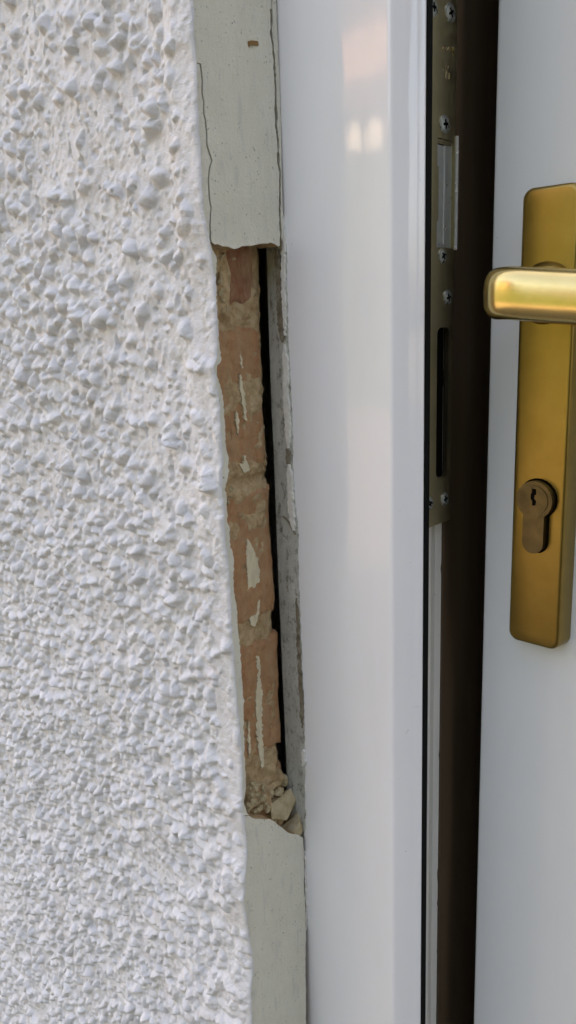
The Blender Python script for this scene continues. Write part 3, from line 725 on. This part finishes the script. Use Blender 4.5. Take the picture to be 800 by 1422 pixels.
# back plate with its cylinder hole
def euro(r, hw, zl, n=18, grow=0.0):
    r += grow; hw += grow; zl -= grow
    a0 = math.degrees(math.asin(hw/r)); pts = [(r*math.sin(math.radians(a)), -r*math.cos(math.radians(a))) for a in np.linspace(a0, 360-a0, n)]
    pts += [(hw*math.cos(math.radians(a)), zl+hw+hw*math.sin(math.radians(a))) for a in np.linspace(180, 360, 9)]
    return [(UC+x, ZC+z) for x, z in pts]
def back_plate():
    bm = bmesh.new(); lv = [(-.0005, 0.0), (-.0004, -.0030), (.0, -.0096), (.0003, -.0105), (.0009, -.0110), (.0016, -PT)]
    rings = []
    for ins, y in lv:
        rings.append([bm.verts.new((a, y, b)) for a, b in rrect(PL+ins, PL+PW-ins, -.1526+ins, .0476-ins, .0045-ins*.5, 6)])
    n = len(rings[0])
    for r0, r1 in zip(rings[:-1], rings[1:]):
        for k in range(n): bm.faces.new((r0[k], r0[(k+1) % n], r1[(k+1) % n], r1[k]))
    hole = [bm.verts.new((a, -PT, b)) for a, b in euro(.0085, .005, -.0245, grow=.0007)]
    ed = [bm.edges.get((rings[-1][k], rings[-1][(k+1) % n])) for k in range(n)]
    he = [bm.edges.new((hole[k], hole[(k+1) % len(hole)])) for k in range(len(hole))]
    bmesh.ops.triangle_fill(bm, use_beauty=True, edges=ed+he)
    inn = [bm.verts.new((v.co.x, -.002, v.co.z)) for v in hole]; h = len(hole)
    for k in range(h): bm.faces.new((hole[k], hole[(k+1) % h], inn[(k+1) % h], inn[k]))
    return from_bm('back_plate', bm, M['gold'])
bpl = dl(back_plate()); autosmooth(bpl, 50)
# lock cylinder
cyl = dl(prism('lock_cylinder', euro(.0085, .005, -.0245), [], -.0005, -.0150, lambda a, b, d: (a, d, b), M['bronze'])); autosmooth(cyl, 35)
def sub(o, par): o.parent = par; return o
ring = lambda r, n=28, cx=UC, cz=ZC: [(cx+r*math.cos(2*math.pi*k/n), cz+r*math.sin(2*math.pi*k/n)) for k in range(n)]
KW = [(-.0005,.0032),(.0009,.0032),(.0010,.0014),(.0004,.0008),(.0004,-.0004),(.0010,-.0010),(.0008,-.0028),(-.0002,-.0028),(-.0003,-.0012),(-.0008,-.0006),(-.0008,.0012),(-.0005,.0018)]
kw = [(UC+a*1.45-.0002, ZC+b*1.25+.0012) for a, b in KW]
plug = sub(prism('cylinder_plug', ring(.0066), [kw[::-1]], -.0145, -.0154, lambda a, b, d: (a, d, b), M['bronze']), cyl); autosmooth(plug, 35)
sub(prism('keyway_shade', [(UC+(a-UC)*1.25, b) for a, b in kw], [], -.0148, -.01505, lambda a, b, d: (a, d, b), M['shade_black']), cyl)  # black filling that paints the shade inside the key slot
# lever: neck comes out of the plate, turns the corner and runs towards the hinge
def bez(pts, n):
    P = np.array(pts); t = np.linspace(0, 1, n); L = len(P)-1; o = np.zeros((n, P.shape[1]))
    for i in range(L+1): o += math.comb(L, i)*((1-t)**(L-i)*t**i)[:, None]*P[i]
    return o
path = np.vstack([[(UC, .0100), (UC, .018), (UC-.0003, .026)], bez([(UC-.0004, .034), (UC-.0010, .0455), (UC-.0002, .0475), (UC+.0125, .0472)], 14), [(UC+.03, .0468), (UC+.05, .0462), (UC+.08, .045), (UC+.105, .0435)], bez([(UC+.112, .043), (UC+.118, .0425), (UC+.120, .042)], 3)])
def section(n=48, e=2.35):
    o = []
    for k in range(n):
        t = 2*math.pi*k/n; c, s_ = math.cos(t), math.sin(t)
        o.append((math.copysign(abs(c)**(2/e), c), math.copysign(abs(s_)**(2/e), s_)))
    return o
rings = []; sec = section()
for k in range(len(path)):
    a, b = path[max(0, k-1)], path[min(len(path)-1, k+1)]; tg = (b-a)/np.linalg.norm(b-a); nn = np.array([tg[1], -tg[0]])  # across the lever, in plan
    u, wv = path[k]; f = np.clip((u-UC)/.02, 0, 1)
    d = k/3.0; hz = .0092+.0008*min(1, d/2); ht = .0092*(1-f)+.0066*f
    if k < 2: ht, hz = .0098, .0096
    if k > len(path)-4: q = [.93, .75, .4][k-len(path)+3]; hz *= q; ht *= q
    zc = ZH-.10*max(0, u-UC-.004)
    ta = math.radians(-7)*f; ct_, st_ = math.cos(ta), math.sin(ta); ring_ = []
    for sx_, sz in section(48, 3.3*(1-f)+2.5*f):
        p1, p2 = sx_*ht, sz*hz; q1, q2 = p1*ct_-p2*st_, p1*st_+p2*ct_
        ring_.append((u+nn[0]*q1, -(wv+nn[1]*q1), zc+q2))
    rings.append(ring_)
lev = dl(loft('lever', rings, M['lever']))
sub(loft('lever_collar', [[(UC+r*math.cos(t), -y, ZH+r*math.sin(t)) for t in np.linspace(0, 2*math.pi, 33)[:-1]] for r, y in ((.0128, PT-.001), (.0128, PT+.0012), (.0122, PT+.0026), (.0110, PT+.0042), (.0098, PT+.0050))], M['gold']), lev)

# ------------------------------------------------------------------ small things caught on the wall
# (a dry twig flake stuck on the smooth render)
q = [bp(x, y, 0, .0)[1:] for x, y in ((344,57.5),(348,56.5),(357,57.5),(358,63.5),(346,63),(345.5,66),(344.2,62))]
tag(prism('straw_flake', [tuple(p) for p in q], [], -.0001, .0006, lambda a, b, d: (d, a, b), M['twig']), 'tiny brown dry flake stuck on the smooth render near the top', 'flake')

# ------------------------------------------------------------------ sunlit house across the path (seen mirrored in the frame)
oh = empty('opposite_house', (-7.0, -9.5, GZ)); tag(oh, 'sunlit brick house with cream windows mirrored in the glossy frame', 'house')
def ol(o): o.parent = oh; o.matrix_parent_inverse = Matrix.Translation((7.0, 9.5, -GZ)); return o
HY = -9.0
ol(boxes('wall', [(-12, -4.5, HY-6, HY-.6, GZ, 3.9)], M['hbrick']))
ol(boxes('porch_wall', [(-12, -4.5, HY-.6, HY, GZ, 1.75)], M['hbrick']))
ol(boxes('porch_roof', [(-12.2, -4.3, HY-.62, HY+.12, 2.42, 2.75)], M['htile']))
ol(boxes('roof', [(-12.3, -4.2, HY-6.3, HY-.3, 3.9, 4.2)], M['htile']))
x = -11.9; k = 0
while x < -4.8:
    wdt = .22+.16*((k*37) % 5)/5; ol(boxes('porch_window', [(x, x+wdt, HY-.10, HY-.02, 1.76, 2.41)], M['hcream'])); x += wdt+.13+.12*((k*53) % 4)/4; k += 1
ol(boxes('porch_glass', [(-12, -4.5, HY-.3, HY-.28, 1.76, 2.41)], M['glass']))
def added_hedge(x0, x1, y0, y1, z0, z1, seed, label):
    bm = bmesh.new(); box(bm, x0, x1, y0, y1, z0, z1)
    for ax, ext in ((0, x1-x0), (1, y1-y0), (2, z1-z0)):
        for c in np.arange(.18, ext-.05, .18):
            co = [0, 0, 0]; no = [0, 0, 0]; co[ax] = (x0, y0, z0)[ax]+float(c); no[ax] = 1
            bmesh.ops.bisect_plane(bm, geom=list(bm.verts)+list(bm.edges)+list(bm.faces), plane_co=co, plane_no=no)
    g = np.random.default_rng(seed)
    for v in bm.verts:
        if v.co.z > z0+.01: v.co += Vector(g.normal(0, .035, 3))
    o = from_bm('added_hedge', bm, M['added_hedge']); return tag(o, label, 'added_hedge', 'unseen hedges added to shape the light')
added_hedge(-13, 1.2, HY+.8, HY+1.6, GZ, 1.62, 3, 'unseen clipped greenery added facing the doorway to darken reflections low in the frame')  # out-of-view row added to give frame and plate something dark to mirror
added_hedge(1.7, 2.5, -7, -.7, GZ, 1.6, 4, 'tall unseen greenery added right of the doorway to block sky light')  # out-of-view row added to block sky light from the right
